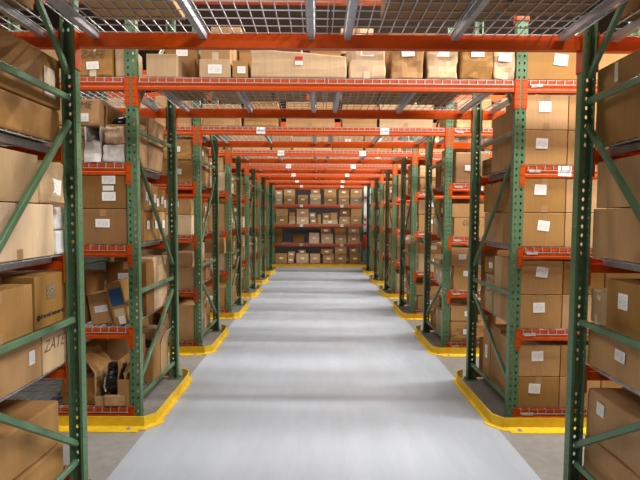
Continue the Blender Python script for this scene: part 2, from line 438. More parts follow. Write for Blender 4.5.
def carton_mesh(w, d, h, wear=0, seed=0, mat='kraft', taped='y', tapemat='tape'):
    bm = bmesh.new(); box(bm, -w / 2, w / 2, -d / 2, d / 2, 0, h)
    if wear:
        bevel(bm, min(.012, h * .1), 2)
        bmesh.ops.subdivide_edges(bm, edges=[e for e in bm.edges if e.calc_length() > .06], cuts=5, use_grid_fill=True)
        off = Vector((seed * 1.7, seed * .9, seed * 2.3))
        for v in bm.verts:
            p = v.co.copy(); n_ = Vector((p.x / w, p.y / d, (p.z - h / 2) / h))
            amp = wear * .010
            q = noise.noise_vector(p * 9 + off) * amp + noise.noise_vector(p * 24 + off) * amp * .5
            bul = (1 - abs(n_.x) * 1.6) * (1 - abs(n_.y) * 1.6) * .010 * wear
            if v.co.z < .004: q.z = max(q.z, 0) * .3
            v.co += q
            v.co.z = max(v.co.z, 0)
        return finish('cardboard_box', bm, M[mat], False)
    bevel(bm, .0035, 2)
    return finish('cardboard_box', bm, M[mat], False)
def tape_mesh(w, d, h, tape, drop=.055):
    bm = bmesh.new(); t = .0012; tw = .048
    if tape == 'y':
        box(bm, -tw / 2, tw / 2, -d / 2 - t, d / 2 + t, h if h else -.0008, h + t if h else 0)
        for s in (-1, 1):
            y = s * d / 2
            box(bm, -tw / 2, tw / 2, min(y, y + s * t), max(y, y + s * t), (h - drop) if h else -.0008, (h + t) if h else .05)
    else:
        box(bm, -w / 2 - t, w / 2 + t, -tw / 2, tw / 2, h if h else -.0008, h + t if h else 0)
        for s in (-1, 1):
            x = s * w / 2
            box(bm, min(x, x + s * t), max(x, x + s * t), -tw / 2, tw / 2, (h - drop) if h else -.0008, (h + t) if h else .05)
    return bm
NB = 0
PILE_FROM = RY(5) - .2
PILE = bmesh.new()
def carton(x0, x1, y0, y1, z0, h, label, group=None, mat='kraft', wear=0, rot=0, tilt=(0, 0), tape='y', tapemat='tape',
           labels=(), text=(), cat='cardboard box'):
    """x0..x1, y0..y1 footprint, z0 base height; labels: (face, across, up, w, h, roll, material)"""
    global NB; NB += 1
    w, d = x1 - x0, y1 - y0
    if y0 > PILE_FROM and y0 < RY(7) - .3:       # the farthest and smallest ones, one object together
        box(PILE, x0, x1, y0, y1, z0 + .001, z0 + h, {'kraft': 0, 'kraftpale': 1, 'kraftdark': 2}.get(mat, 0))
        if labels and labels[0][0] == 'front': box(PILE, x0 + w * .4, x0 + w * .4 + .09, y0 - .0012, y0 - .0004, z0 + h * .5, z0 + h * .5 + .06, 3)
        return None
    o = obj('cardboard_box', carton_mesh(w, d, h, wear, NB, mat), None, ((x0 + x1) / 2, (y0 + y1) / 2, z0 + .001), (tilt[0], tilt[1], rot))
    if tape:
        obj('packing_tape', finish('packing_tape', tape_mesh(w, d, h - (.002 if wear else 0), tape), M[tapemat]), o)
        if NB % 2 == 0 and not tilt[0] and not tilt[1]:      # the strip along the bottom seam, turned up at both ends
            t2 = obj('packing_tape', finish('packing_tape', tape_mesh(w, d, 0, tape, -.05), M[tapemat]), o, (0, 0, 0))
            t2.scale.z = 1
    e = .0045 if wear else .0014
    for L in labels:
        face, a, b_, lw, lh = L[:5]; rl = L[5] if len(L) > 5 else 0; lm = L[6] if len(L) > 6 else 'paper'
        lc, rt = face_xf(face, w, d, h, a, b_, e)
        obj('shipping_label', lab(lw, lh, lm), o, lc, (rt[0], R(rl), rt[2]))
    for T in text:
        face, a, b_, s, size, tm, shear = T[:7]; wt = T[7] if len(T) > 7 else 0
        lc, rt = face_xf(face, w, d, h, a, b_, e + .001)
        obj('lettering', text_mesh(s, size, tm, shear, wt), o, lc, (R(90), 0, rt[2]))
    tag(o, label, cat, group)
    return o
def S(s): return 'left' if s < 0 else 'right'
def sc(s, k, li, u0, u1, v0, v1, w0, h, label, **kw):
    """carton in the side bay s of rack k: u outwards from the aisle centre, v from rack front, w above the deck"""
    x0, x1 = sorted((s * u0, s * u1))
    return carton(x0, x1, RY(k) + v0, RY(k) + v1, LV[li] + .0115 + w0, h, label, f'boxes in the {ROWN[k]} rack', **kw)
AF = {-1: 'right', 1: 'left'}      # the carton face that looks at the aisle

def LB(face, a=.5, b=.5, w=.085, h=.062, r=0, m='paper'): return (face, a, b, w, h, r, m)
Z2 = lambda s: AF[s]
# ---- nearest rack, left of the aisle
s, k = -1, 0
sc(s, k, 4, 1.47, 1.95, .05, .78, 0, .34, 'large plain cardboard box on the left overhead shelf of the nearest rack, seen from below', tape='y')
sc(s, k, 3, 1.475, 1.95, .22, 1.02, 0, .175, 'long flat cardboard box under another on the fourth shelf of the nearest rack, left', tape=None, wear=.5)
sc(s, k, 3, 1.472, 1.95, .25, 1.035, .18, .27, 'long tall cardboard box lying on a flat one, nearest rack left, fourth shelf', tape='y', wear=.3, tapemat='cleartape', labels=[('right', .84, .45, .11, .15, 0, 'cleartape')])
sc(s, k, 2, 1.475, 1.98, .30, .93, 0, .27, 'big pale cardboard box at the bottom of the third shelf, nearest rack left', mat='kraftpale', tape='x')
sc(s, k, 2, 1.48, 1.95, .28, .80, .275, .24, 'flat topped box with a tape strip, above the big pale box, nearest rack left', mat='kraftpale', tape='y')
sc(s, k, 2, 1.47, 1.70, .85, 1.04, .275, .22, 'crumpled box with a tilted white label overhanging the third shelf, nearest rack left', wear=1.3, mat='kraftpale', tape='y', tapemat='cleartape', rot=R(-14),
   labels=[('right', .62, .40, .075, .085, 8), ('front', .6, .55, .06, .05, 0)])
sc(s, k, 2, 1.47, 1.64, .945, 1.05, 0, .13, 'white plastic wrapped package at the bottom beside the rear post, nearest rack left', mat='white', tape=None, wear=.6, cat='package')
sc(s, k, 2, 1.475, 1.66, .95, 1.05, .135, .125, 'clear plastic wrapped package with dark marks on a white one, nearest rack left', mat='wrap', tape=None, wear=1.2, cat='package')
o = sc(s, k, 1, 1.475, 1.85, .73, 1.035, .245, .27, 'brown carton with black printed lettering and a grey patch, nearest rack left', tape='y', tapemat='cleartape',
   labels=[('right', .50, .66, .085, .075, 0, 'greyprint')], text=[('right', .09, .225, 'o', .05, 'ink', 0, .004), ('right', .54, .22, 'General Instrument', .030, 'ink', 0, .0012), ('front', .25, .65, 'i', .17, 'ink', 0, .006), ('front', .7, .3, 'Model 20', .03, 'inkfaint', 0)])
sc(s, k, 1, 1.475, 1.95, .17, .71, .245, .24, 'closed cardboard box on the second shelf of the nearest rack, left, behind the printed carton', tape='x')
sc(s, k, 1, 1.475, 1.95, .30, .775, 0, .24, 'cardboard box with a small white tag beside the handwritten carton, nearest rack left', tape=None, labels=[LB('right', .82, .5, .05, .07)])
sc(s, k, 1, 1.472, 1.95, .785, 1.04, 0, .24, 'pale carton with ZATE handwritten on its side, second shelf of the nearest rack, left', mat='kraftpale', tape='y',
   text=[('right', .44, .58, 'ZATE', .088, 'inkfaint', .35)])
sc(s, k, 0, 1.475, 1.95, .32, .98, 0, .17, 'low cardboard box at the very bottom of the nearest rack, left', tape=None, wear=.4)
sc(s, k, 0, 1.49, 1.93, .34, .96, .175, .24, 'large cardboard box resting on a low one, bottom shelf of the nearest rack, left', tape='y', rot=R(-2), wear=.3)
sc(s, k, 0, 2.0, 2.4, .3, .95, 0, .4, 'tall cardboard box at the back of the bottom shelf, nearest rack left', tape='y')
# ---- nearest rack, right of the aisle
s = 1
sc(s, k, 4, 1.47, 1.95, .05, .85, 0, .34, 'large plain cardboard box on the right overhead shelf of the nearest rack, seen from below', mat='kraftdark')
sc(s, k, 3, 1.475, 1.95, .20, 1.03, 0, .42, 'very large cardboard box with a thin label filling the fourth shelf, nearest rack right', tape='y', labels=[('left', .22, .86, .03, .10, 0)])
sc(s, k, 2, 1.475, 1.95, .22, 1.02, 0, .265, 'large taped cardboard box at the bottom of the third shelf, nearest rack right', tape='x', tapemat='tape')
sc(s, k, 2, 1.478, 1.95, .20, 1.00, .27, .25, 'large taped cardboard box on top of another, third shelf of the nearest rack, right', tape='x')
sc(s, k, 1, 1.475, 1.95, .15, 1.035, 0, .24, 'long labelled cardboard box at the bottom of the second shelf, nearest rack right', tape='y', wear=.3, labels=[LB('left', .36, .55, .085, .06, 3)])
sc(s, k, 1, 1.475, 1.95, .20, .86, .245, .265, 'tall cardboard box with a white label on the second shelf, nearest rack right', tape='y', labels=[LB('left', .22, .62, .08, .08)])
sc(s, k, 1, 1.485, 1.90, .875, 1.04, .245, .19, 'small pale box with a torn top edge by the rear post, nearest rack right', mat='kraftpale', tape='x', tapemat='cleartape', wear=.6)
sc(s, k, 0, 1.475, 1.95, .25, 1.035, 0, .20, 'cardboard box at the very bottom of the nearest rack, right', tape='y', wear=.7)
sc(s, k, 0, 1.48, 1.93, .28, 1.03, .205, .27, 'slightly crushed box with an oval white label, bottom shelf of the nearest rack, right', tape='y', wear=.8, labels=[LB('left', .20, .72, .07, .07, 5)])
# nearest rack, above the aisle
def tb(k, x0, x1, v0, v1, h, label, w0=0, lv=4, **kw):
    return carton(x0, x1, RY(k) + v0, RY(k) + v1, LV[lv] + .0115 + w0, h, label, 'boxes above the aisle', **kw)
tb(0, -1.19, -.75, .08, .89, .33, 'wide carton on the overhead deck of the nearest rack, far left, seen from underneath', tape='y')
tb(0, -1.37, -1.21, .1, .5, .2, 'small carton on the overhead deck of the nearest rack, at the left post', tape=None)
tb(0, .26, .82, .08, .88, .33, 'wide carton on the overhead deck of the nearest rack, right of centre, seen from underneath', mat='kraftdark')
tb(0, .86, 1.34, .05, .80, .33, 'wide carton on the overhead deck of the nearest rack, beside the right post', mat='kraftdark', tape='x')

# ---- second rack, right of the aisle: neat pairs of labelled boxes
s, k = 1, 1
LN = {0: 'lowest', 1: 'second', 2: 'third', 3: 'fourth', 4: 'overhead'}
for li in range(4):
    for t in (0, 1):
        H = .252 if li else .235
        pos = 'upper' if t else 'lower'
        sc(s, k, li, 1.463, 1.775, .012, .42, t * (H + .004), H, f'labelled {pos} box beside the right front post of the second rack, {LN[li]} shelf', tape='y' if (li, t) != (2, 0) else None,
           labels=[LB('front', .40 + .05 * ((li + t) % 3), .66 if t else .62, .088, .075, (3, -2, 7, 2, -1)[(li + t) % 5])])
        sc(s, k, li, 1.782, 2.09, .015, .42, t * (H + .004), H, f'{pos} outer box next to the labelled stack, right side of the second rack, {LN[li]} shelf', tape='y')
        sc(s, k, li, 2.10, 2.45, .02, .42, t * (H + .004), H, f'{pos} outermost box, right side of the second rack, {LN[li]} shelf', tape='x')
sc(s, k, 4, 1.463, 1.875, .012, .45, 0, .285, 'wide box with a tilted white label, overhead shelf, second rack, right side', tape=None, labels=[LB('front', .60, .50, .10, .08, 6)])
sc(s, k, 4, 1.89, 2.3, .012, .45, 0, .30, 'outer box on the overhead shelf of the second rack, right side', tape='y')
sc(s, k, 3, 1.47, 1.85, .43, .74, 0, .47, 'tall plain box behind the front stack, second rack right, fourth shelf', tape='y')
sc(s, k, 3, 1.48, 1.85, .76, 1.03, 0, .14, 'dark low box with black print at the rear, second rack right, fourth shelf', mat='kraftdark', tape=None, text=[('left', .5, .5, 'RELAYS', .05, 'ink', 0)])
sc(s, k, 2, 1.475, 1.85, .43, .93, 0, .26, 'broad taped box at the rear bottom of the third shelf, second rack right', tape='x', wear=.5)
sc(s, k, 2, 1.475, 1.85, .43, .95, .265, .25, 'bulging taped box at the rear top of the third shelf, second rack right', tape='x', wear=1.2)
sc(s, k, 1, 1.475, 1.8, .43, .62, 0, .5, 'tall narrow box behind the front stack, second rack right, second shelf', mat='kraftpale')
sc(s, k, 1, 1.47, 1.8, .64, .83, 0, .32, 'wrapped crumpled parcel on the second shelf, second rack right', mat='kraftpale', wear=1.8, tape=None, labels=[LB('left', .5, .7, .07, .06)], cat='parcel')
sc(s, k, 1, 1.49, 1.8, .85, 1.03, 0, .24, 'crumpled box by the rear post, second rack right, second shelf', wear=1.5, tape='y')
sc(s, k, 1, 1.50, 1.72, .70, .92, .33, .14, 'small tilted box on top of the crumpled parcel, second rack right', tape='x', tilt=(R(0), R(0)), rot=R(12), labels=[LB('left', .5, .5, .06, .05)])
sc(s, k, 0, 1.475, 1.8, .43, .66, 0, .5, 'tall narrow box behind the front stack, second rack right, lowest shelf', mat='kraft')
sc(s, k, 0, 1.475, 1.8, .68, .86, 0, .42, 'tall box with a white side label, second rack right, lowest shelf', labels=[LB('left', .5, .55, .06, .12)])
sc(s, k, 0, 1.49, 1.8, .88, 1.02, 0, .3, 'short box by the rear post, second rack right, lowest shelf', mat='kraftdark')

# ---- second rack, left of the aisle
s = -1
sc(s, k, 4, 1.555, 1.84, .012, .30, 0, .235, 'box with ZAFE handwritten above its label, overhead shelf, second rack left', tape='y', wear=.5, tapemat='cleartape', labels=[LB('front', .5, .33, .09, .055, -3)], text=[('front', .48, .66, 'ZAFE', .08, 'inkfaint', .3)])
sc(s, k, 4, 1.465, 1.545, .03, .4, 0, .26, 'narrow pale box beside the post, overhead shelf, second rack left', mat='kraftpale', tape=None, wear=.5)
sc(s, k, 4, 1.86, 2.2, .02, .4, 0, .26, 'outer box on the overhead shelf, second rack left', tape='y')
sc(s, k, 3, 1.78, 2.1, .02, .40, 0, .26, 'carton marked with a big handwritten S, fourth shelf, second rack left', tape=None, wear=.4, text=[('front', .86, .5, 'S', .17, 'inkfaint', .2)])
sc(s, k, 3, 1.665, 2.02, .03, .40, .265, .20, 'carton with handwriting over a white label, fourth shelf, second rack left', tape=None, wear=.6, labels=[LB('front', .66, .30, .088, .06, -1)], text=[('front', .62, .75, 'Z-ME', .07, 'inkfaint', .3)])
sc(s, k, 3, 1.475, 1.64, .012, .09, 0, .13, 'wrapped white parcel beside the left front post, second rack, fourth shelf', mat='wrap', tape=None, wear=1.0, cat='parcel')
sc(s, k, 3, 1.485, 1.625, .015, .085, .135, .125, 'torn brown paper parcel on a white one, second rack left, fourth shelf', mat='kraftpale', tape=None, wear=2.2, cat='parcel', rot=R(5))
sc(s, k, 3, 1.475, 1.85, .54, .98, 0, .22, 'broad box at the rear of the fourth shelf, second rack left, bottom of two', tape='y', wear=.7)
sc(s, k, 3, 1.475, 1.85, .55, .99, .225, .21, 'broad box at the rear of the fourth shelf, second rack left, top of two', tape='y', wear=.8, tapemat='cleartape')
sc(s, k, 2, 1.468, 1.82, .012, .38, 0, .262, 'large box with one white label beside the left front post, second rack, third shelf', mat='kraftdark', tape='y', labels=[LB('front', .49, .60, .105, .062)])
sc(s, k, 2, 1.468, 1.82, .012, .38, .266, .262, 'large box with three white labels beside the left front post, second rack, third shelf', mat='kraftdark', tape=None, labels=[LB('front', .63, .80, .10, .06), LB('front', .62, .57, .08, .035), LB('front', .63, .34, .10, .065)])
sc(s, k, 2, 1.83, 2.15, .02, .38, 0, .25, 'lower outer box on the third shelf, second rack left', tape='y')
sc(s, k, 2, 1.83, 2.15, .02, .38, .255, .26, 'upper outer box on the third shelf, second rack left', tape='x')
for i, (v0, v1) in enumerate(((.39, .60), (.61, .80), (.81, 1.02))):
    P = ('middle', 'rear', 'rearmost')[i]
    sc(s, k, 2, 1.475, 1.8, v0, v1, 0, .25, f'{P} lower box with side labels, second rack left, third shelf', tape=None, wear=.4, labels=[LB('right', .5, .55, .07, .07)])
    sc(s, k, 2, 1.475, 1.8, v0, v1, .254, .24 - .02 * i, f'{P} upper box with side labels, second rack left, third shelf', tape=None, wear=.6, labels=[LB('right', .35, .5, .06, .07, 4), LB('right', .75, .35, .05, .07, -5)])
sc(s, k, 1, 1.60, 1.78, .10, .34, 0, .235, 'leaning brown box with a white label, second shelf, second rack left', tape=None, tilt=(0, R(-9)), labels=[LB('front', .5, .50, .10, .05)])
sc(s, k, 1, 1.475, 1.585, .05, .36, 0, .33, 'leaning carton with a dark blue printed panel, second shelf, second rack left', tape=None, mat='kraft', tilt=(0, R(-13)), labels=[('front', .55, .66, .095, .13, 0, 'blueprint'), ('front', .55, .30, .08, .06, 0, 'kraftpale'), ('front', .6, .12, .05, .06, 0, 'paper')])
sc(s, k, 1, 1.47, 1.80, .42, .62, 0, .44, 'dark box with a label standing behind the leaning cartons, second rack left', mat='kraftdark', tape='y', labels=[LB('front', .45, .75, .10, .05)])
sc(s, k, 1, 1.82, 2.15, .05, .45, 0, .38, 'outer dark box on the second shelf, second rack left', mat='kraftdark', wear=1)
sc(s, k, 1, 1.47, 1.82, .63, 1.02, 0, .23, 'pale bulging box at the rear bottom of the second shelf, second rack left', mat='kraftpale', wear=1.0, tape='y')
sc(s, k, 1, 1.475, 1.82, .64, 1.02, .235, .23, 'pale crumpled box at the rear top of the second shelf, second rack left', mat='kraftpale', wear=1.6, tape='y', tapemat='cleartape')

# open cartons ------------------------------------------------------------
def open_carton(x0, x1, y0, y1, z0, h, label, group, flaps, mat='kraft', rot=0, cat='open cardboard box', rip=0, tilt=(0, 0)):
    w, d = x1 - x0, y1 - y0; t = .005
    o = obj('open_cardboard_box', None, None, ((x0 + x1) / 2, (y0 + y1) / 2, z0 + .001), (tilt[0], tilt[1], rot))
    bm = bmesh.new()
    hf = h * (1 - rip)
    box(bm, -w / 2, w / 2, -d / 2, d / 2, 0, t)
    box(bm, -w / 2, w / 2, -d / 2, -d / 2 + t, t, hf)
    box(bm, -w / 2, w / 2, d / 2 - t, d / 2, t, h)
    box(bm, -w / 2, -w / 2 + t, -d / 2 + t, d / 2 - t, t, h)
    box(bm, w / 2 - t, w / 2, -d / 2 + t, d / 2 - t, t, h)
    if rip:
        bmesh.ops.subdivide_edges(bm, edges=[e for e in bm.edges if e.calc_length() > .1], cuts=4, use_grid_fill=True)
        for v in bm.verts:
            q = noise.noise_vector(v.co * 14) * .012; q.z *= (v.co.z / h); v.co += q; v.co.z = max(0, v.co.z)
    obj('carton_body', finish('carton_body', bm, M[mat]), o)
    for side, ang, ln in flaps:
        bm = bmesh.new(); a = R(ang)
        n = 5
        L = {'front': w, 'back': w, 'left': d, 'right': d}[side]
        hh = hf if side == 'front' else h
        prev = None
        for j in range(n + 1):
            q = j / n * ln; bend = a + .18 * j / n
            off = q * math.sin(bend); up = q * math.cos(bend)
            pts = []
            for e_ in (-1, 1):
                for th in (0, .004):
                    uu = e_ * (L / 2 - .006 * j / n)
                    wob = .006 * noise.noise(Vector((uu * 9, q * 20, ang)))
                    if side == 'front': p = (uu, -d / 2 - off + th, hh + up + wob)
                    elif side == 'back': p = (uu, d / 2 + off - th, hh + up + wob)
                    elif side == 'left': p = (-w / 2 - off + th, uu, hh + up + wob)
                    else: p = (w / 2 + off - th, uu, hh + up + wob)
                    pts.append(bm.verts.new(p))
            if prev:
                for i, j2 in ((0, 1), (1, 3), (3, 2), (2, 0)): bm.faces.new((prev[i], prev[j2], pts[j2], pts[i]))
            else: bm.faces.new((pts[0], pts[1], pts[3], pts[2]))
            prev = pts
        bm.faces.new((prev[0], prev[1], prev[3], prev[2]))
        obj('carton_flap', finish('carton_flap', bm, M[mat]), o)
    tag(o, label, cat, group)
    return o
def blob(name, loc, r, mat, seed, label, cat, amp=.35, fr=9, rot=(0, 0, 0), ncut=4):
    bm = bmesh.new(); bmesh.ops.create_icosphere(bm, subdivisions=ncut, radius=1)
    off = Vector((seed, seed * 2, -seed))
    for v in bm.verts:
        p = Vector((v.co.x * r[0], v.co.y * r[1], v.co.z * r[2]))
        n1_ = noise.noise(p * fr + off); n2_ = abs(noise.noise(p * fr * 2.3 + off))
        v.co = p * (1 + amp * n1_ + amp * .6 * n2_)
    zmin = min(v.co.z for v in bm.verts)
    for v in bm.verts: v.co.z = max(v.co.z, zmin * .8)
    o = obj(name, finish(name, bm, M[mat], True), None, loc, rot)
    return tag(o, label, cat)
g1 = 'boxes in the second rack'
y = RY(1); zb = LV[0] + .0115
open_carton(-1.735, -1.505, y + .015, y + .34, zb, .25, 'torn open carton spilling a black bag, lowest shelf, second rack left', g1,
            [('left', 30, .16), ('right', 18, .12)], rip=.72)
blob('black_plastic_bag', (-1.60, y + .13, zb + .175), (.085, .10, .125), 'blackbag', 3, 'shiny black plastic bag bulging out of the torn carton, second rack left', 'plastic bag', .35, 16)
bm = bmesh.new()                                   # a curved chrome shell, open towards the aisle
for i in range(11):
    a0 = R(70 + i * 15)
    for j in range(7):
        b0 = R(-60 + j * 20); r_ = .10
        bm.verts.new((r_ * .8 * math.cos(a0) * math.cos(b0), -.06 * math.cos(b0) * (.6 + .4 * math.sin(a0)), r_ * 1.15 * math.sin(a0) * math.cos(b0 * .4)))
bm.verts.ensure_lookup_table()
for i in range(10):
    for j in range(6): bm.faces.new([bm.verts[q] for q in (i * 7 + j, i * 7 + j + 1, i * 7 + j + 8, i * 7 + j + 7)])
bmesh.ops.solidify(bm, geom=list(bm.faces), thickness=.006)
o = obj('chrome_shell', finish('chrome_shell', bm, M['chrome'], True), None, (-1.60, y + .075, zb + .155), (0, R(12), 0))
tag(o, 'shiny curved chrome part poking out of the torn carton, second rack left', 'metal part')
sc(-1, 1, 0, 1.50, 1.66, .0, .012, 0, .085, 'torn cardboard sheet lying against the front of the torn carton, second rack left', tape=None, wear=.6, rot=R(4), cat='cardboard sheet')
sc(-1, 1, 0, 1.62, 2.06, .375, .39, 0, .40, 'large loose cardboard sheet standing askew behind the torn carton, second rack left', tape=None, wear=.5, tilt=(R(-8), R(-28)), cat='cardboard sheet')
sc(-1, 1, 0, 1.735, 2.0, .03, .38, 0, .2, 'crushed box beside the torn carton, lowest shelf, second rack left', mat='kraftdark', wear=2.2, tape=None)
sc(-1, 1, 0, 1.54, 1.80, .37, .55, 0, .43, 'tall flattened box leaning at the back of the lowest shelf, second rack left', tape=None, wear=1.0, tilt=(R(-6), 0))
open_carton(-1.80, -1.475, y + .56, y + .78, zb, .30, 'open carton with raised flaps, lowest shelf of the second rack left, middle', g1, [('left', 20, .12), ('right', 14, .13), ('back', -8, .12)])
open_carton(-1.80, -1.475, y + .80, y + 1.02, zb, .26, 'open pale carton with raised flaps by the rear post, second rack left, lowest shelf', g1, [('right', 8, .13), ('back', 5, .14), ('front', -12, .12)], mat='kraftpale')
blob('black_plastic_bag', (-1.60, y + .67, zb + .27), (.10, .07, .08), 'blackbag', 8, 'black plastic bag inside the open carton, second rack left, lowest shelf', 'plastic bag', .3, 12)
open_carton(-1.56, -1.468, y + .015, y + .25, zb, .20, 'narrow open carton beside the left front post, second rack, lowest shelf', g1, [('right', 5, .12), ('left', -10, .14)], mat='kraft')

zc = LV[3] + .0115
open_carton(-1.772, -1.652, y + .012, y + .26, zc, .26, 'white open carton full of crumpled paper, fourth shelf, second rack left', g1, [], mat='white', rip=.42)
blob('crumpled_paper', (-1.712, y + .12, zc + .125), (.045, .08, .055), 'wrap', 6, 'crumpled wrapping paper inside the white open carton, second rack left', 'paper', .4, 22)
open_carton(-1.65, -1.475, y + .10, y + .50, zc, .34, 'brown open box holding a black bag, fourth shelf, second rack left', g1, [('left', -10, .10), ('back', 0, .08)], rip=.15)
blob('black_plastic_bag', (-1.562, y + .24, zc + .30), (.070, .09, .075), 'blackbag', 5, 'black plastic bag in the brown open box, second rack left, fourth shelf', 'plastic bag', .3, 14)
# ---- second rack, above the aisle
k = 1
tb(k, -1.31, -1.09, .012, .30, .165, 'small pale box at the left end of the row above the aisle, second rack', mat='kraftpale', tape=None)
tb(k, -1.26, -1.03, .33, .75, .31, 'dark box with a label behind the small pale one, above the aisle, second rack', mat='kraftdark', tape=None, labels=[LB('front', .55, .88, .09, .05)])
tb(k, -.925, -.70, .012, .35, .13, 'low labelled box at the bottom of a pair above the aisle, second rack', mat='kraftpale', tape=None, labels=[LB('front', .5, .45, .10, .065)])
tb(k, -.92, -.705, .03, .36, .16, 'plain box on the low labelled one above the aisle, second rack', w0=.134, tape='y', tapemat='cleartape')
tb(k, -.685, -.575, .012, .22, .12, 'small brown box with a white label left of the long box, second rack', tape=None, labels=[LB('front', .6, .45, .06, .05)])
tb(k, -.69, -.44, .36, .80, .33, 'taller box with a label behind the long one, left of three, second rack', tape=None, labels=[LB('front', .6, .72, .10, .06)])
tb(k, -.43, -.16, .36, .80, .29, 'taller box behind the long one, second of three, above the aisle, second rack', tape=None, labels=[LB('front', .5, .85, .12, .035)])
tb(k, -.13, .12, .36, .80, .32, 'taller box with a sticker behind the long one, right of three, second rack', tape='y', labels=[LB('front', .4, .72, .10, .07, 5)])
o = tb(k, -.555, .145, .012, .34, .195, 'long pale box with a red and white sticker lying above the aisle, second rack', mat='kraftpale', tape=None, wear=.5, labels=[('front', .505, .70, .055, .03, 0, 'redprint'), ('front', .505, .545, .055, .028, 0, 'paper')])
me = o.data; xs = [v.co.x for v in me.vertices]; lo, hi = min(xs), max(xs)      # its lid slopes down to the right
for v in me.vertices: v.co.z *= 1.08 - .26 * (v.co.x - lo) / (hi - lo)
XS = [(.165, .425), (.475, .71), (.735, .955), (.985, 1.215), (1.225, 1.375)]
nm = ['leftmost', 'second', 'third', 'fourth', 'rightmost']
for i, (a_, b_) in enumerate(XS):
    tb(k, a_, b_, .014, .36, .262 - .008 * (i == 4), f'crumpled box with a white label, {nm[i]} of five above the aisle, second rack', mat='kraft' if i % 2 else 'kraftpale', wear=1.5, tape='y', tapemat='cleartape' if i != 2 else 'tape',
       labels=[LB('front', .5, .72 if i != 4 else .62, .095, .06, (2, -3, 1, -2, 4)[i])])
for i, (a_, b_, z_, hh) in enumerate([(-.92, -.68, .30, .2), (.12, .38, .30, .2), (.50, .9, .30, .17), (-.60, -.20, .335, .12)]):
    tb(k, a_, b_, .40 + .01 * i, .85, hh, f'box on the second tier above the aisle, {["leftmost", "third from left", "rightmost", "second from left"][i]} of four, second rack', w0=z_ if i != 3 else .335, mat='kraftpale' if i < 2 else 'kraft', tape='y', labels=[LB('front', .45, .6, .10, .07)])
for i, (a_, b_) in enumerate([(.15, .45), (.46, .80), (.82, 1.10)]):
    tb(k, a_, b_, .40, .85, .295, f'supporting box hidden behind the crumpled row, {["left", "middle", "right"][i]} one, second rack', tape='y')
tb(k, -.925, -.70, .40, .85, .295, 'box behind the stacked pair above the aisle, second rack', tape='y')

# ---- further racks: stacks seen between the frames
ADJ = ['plain', 'taped', 'scuffed', 'pale', 'dark', 'worn']
def look():
    q = rnd.random()
    if q < .55: return 'brown', 'kraft', 0
    if q < .72: return 'pale brown', 'kraftpale', 0
    if q < .87: return 'dark brown', 'kraftdark', .3
    if q < .985: return 'crumpled brown', 'kraft', 1.2
    return 'white', 'white', .3
def small(s, k, li, u0, u1, v0, v1, w0, h, where):
    cn, mt_, wr = look()
    if k > 3: wr = 0
    lb = []
    if rnd.random() < .72 and k < 6: lb.append(LB('front', rnd.uniform(.35, .65), rnd.uniform(.45, .7), .085, .06, rnd.uniform(-5, 5)))
    if rnd.random() < .4 and k < 4: lb.append(LB(AF[s], rnd.uniform(.35, .65), rnd.uniform(.4, .7), .07, .06, rnd.uniform(-5, 5)))
    if v0 > .3: lb = [l for l in lb if l[0] != 'front']
    desc = cn + ' box' + (' with a white label' if lb else '')
    tx = []
    if (s, k, li) == (1, 2, 2) and v0 < .1 and w0 < .05: tx = [('front', .42, .72, 'GREB', .085, 'inkfaint', .2)]; lb = []; desc = 'brown box with GREB handwritten on it'; mt_, wr = 'kraft', 0
    sc(s, k, li, u0, u1, v0, v1, w0, h, f'{desc}, {ROWN[k]} rack {S(s)}, {LVN[li]}, {where}', mat=mt_, wear=wr,
       tape=rnd.choice(['y', 'y', 'x', None]) if k < 5 else None, labels=lb, text=tx)
for k in range(2, 7):
    for s in (-1, 1):
        for li in range(5):
            top = .50 if li < 4 else .34
            big = (s, k, li) == (1, 2, 2)
            segs = [(.015, .40, 'front'), (.42, .72, 'middle'), (.74, 1.03, 'rear')] if k < 4 else [(.015, .50, 'front'), (.53, 1.02, 'rear')]
            for (v0, v1, nm_) in segs:
                if rnd.random() < .10 and nm_ != 'front': continue
                u1 = 1.47 + rnd.uniform(.34, .5)
                if big and nm_ == 'front': u1 = 1.95
                e_ = rnd.uniform(0, .04); vv0 = v0 + rnd.uniform(0, .015)
                two = rnd.random() < (.75 if li < 4 else .1)
                if k >= 5: two = rnd.random() < .45
                if big and nm_ == 'front': two = True
                if two:
                    h1 = rnd.uniform(.19, .28); h2 = min(top - h1 - .01, rnd.uniform(.15, .25))
                    small(s, k, li, 1.468 + e_, u1, vv0, v1, 0, h1, f'{nm_} bottom')
                    small(s, k, li, 1.468 + rnd.uniform(0, .05), u1 - rnd.uniform(0, .06), vv0, v1 - rnd.uniform(0, .04), h1 + .005, h2, f'{nm_} top')
                else:
                    small(s, k, li, 1.468 + e_, u1, vv0, v1, 0, rnd.uniform(.26, min(top, .46)), nm_)
            if k < 3: small(s, k, li, 2.0, 2.42, .02, .6, 0, rnd.uniform(.3, min(top, .48)), 'outer')
    x = -1.36
    i = 0
    nth = ['first', 'second', 'third', 'fourth', 'fifth', 'sixth', 'seventh', 'eighth', 'ninth', 'tenth']
    while x < 1.1 and i < 10:
        wdt = rnd.uniform(.28, .62) if k < 4 else rnd.uniform(.5, .8)
        x1 = min(x + wdt, 1.36)
        cn, mt_, wr = look()
        tb(k, x, x1 - .01, .02, .5, rnd.uniform(.2, .33), f'{cn} box above the aisle in the {ROWN[k]} rack, {nth[i]} from the left', mat=mt_, wear=wr if k < 4 else 0, tape='y' if k < 5 else None,
           labels=[LB('front', .5, .5, .09, .06)] if rnd.random() < .4 else [])
        x = x1 + rnd.choice([.01, .02, .08]); i += 1

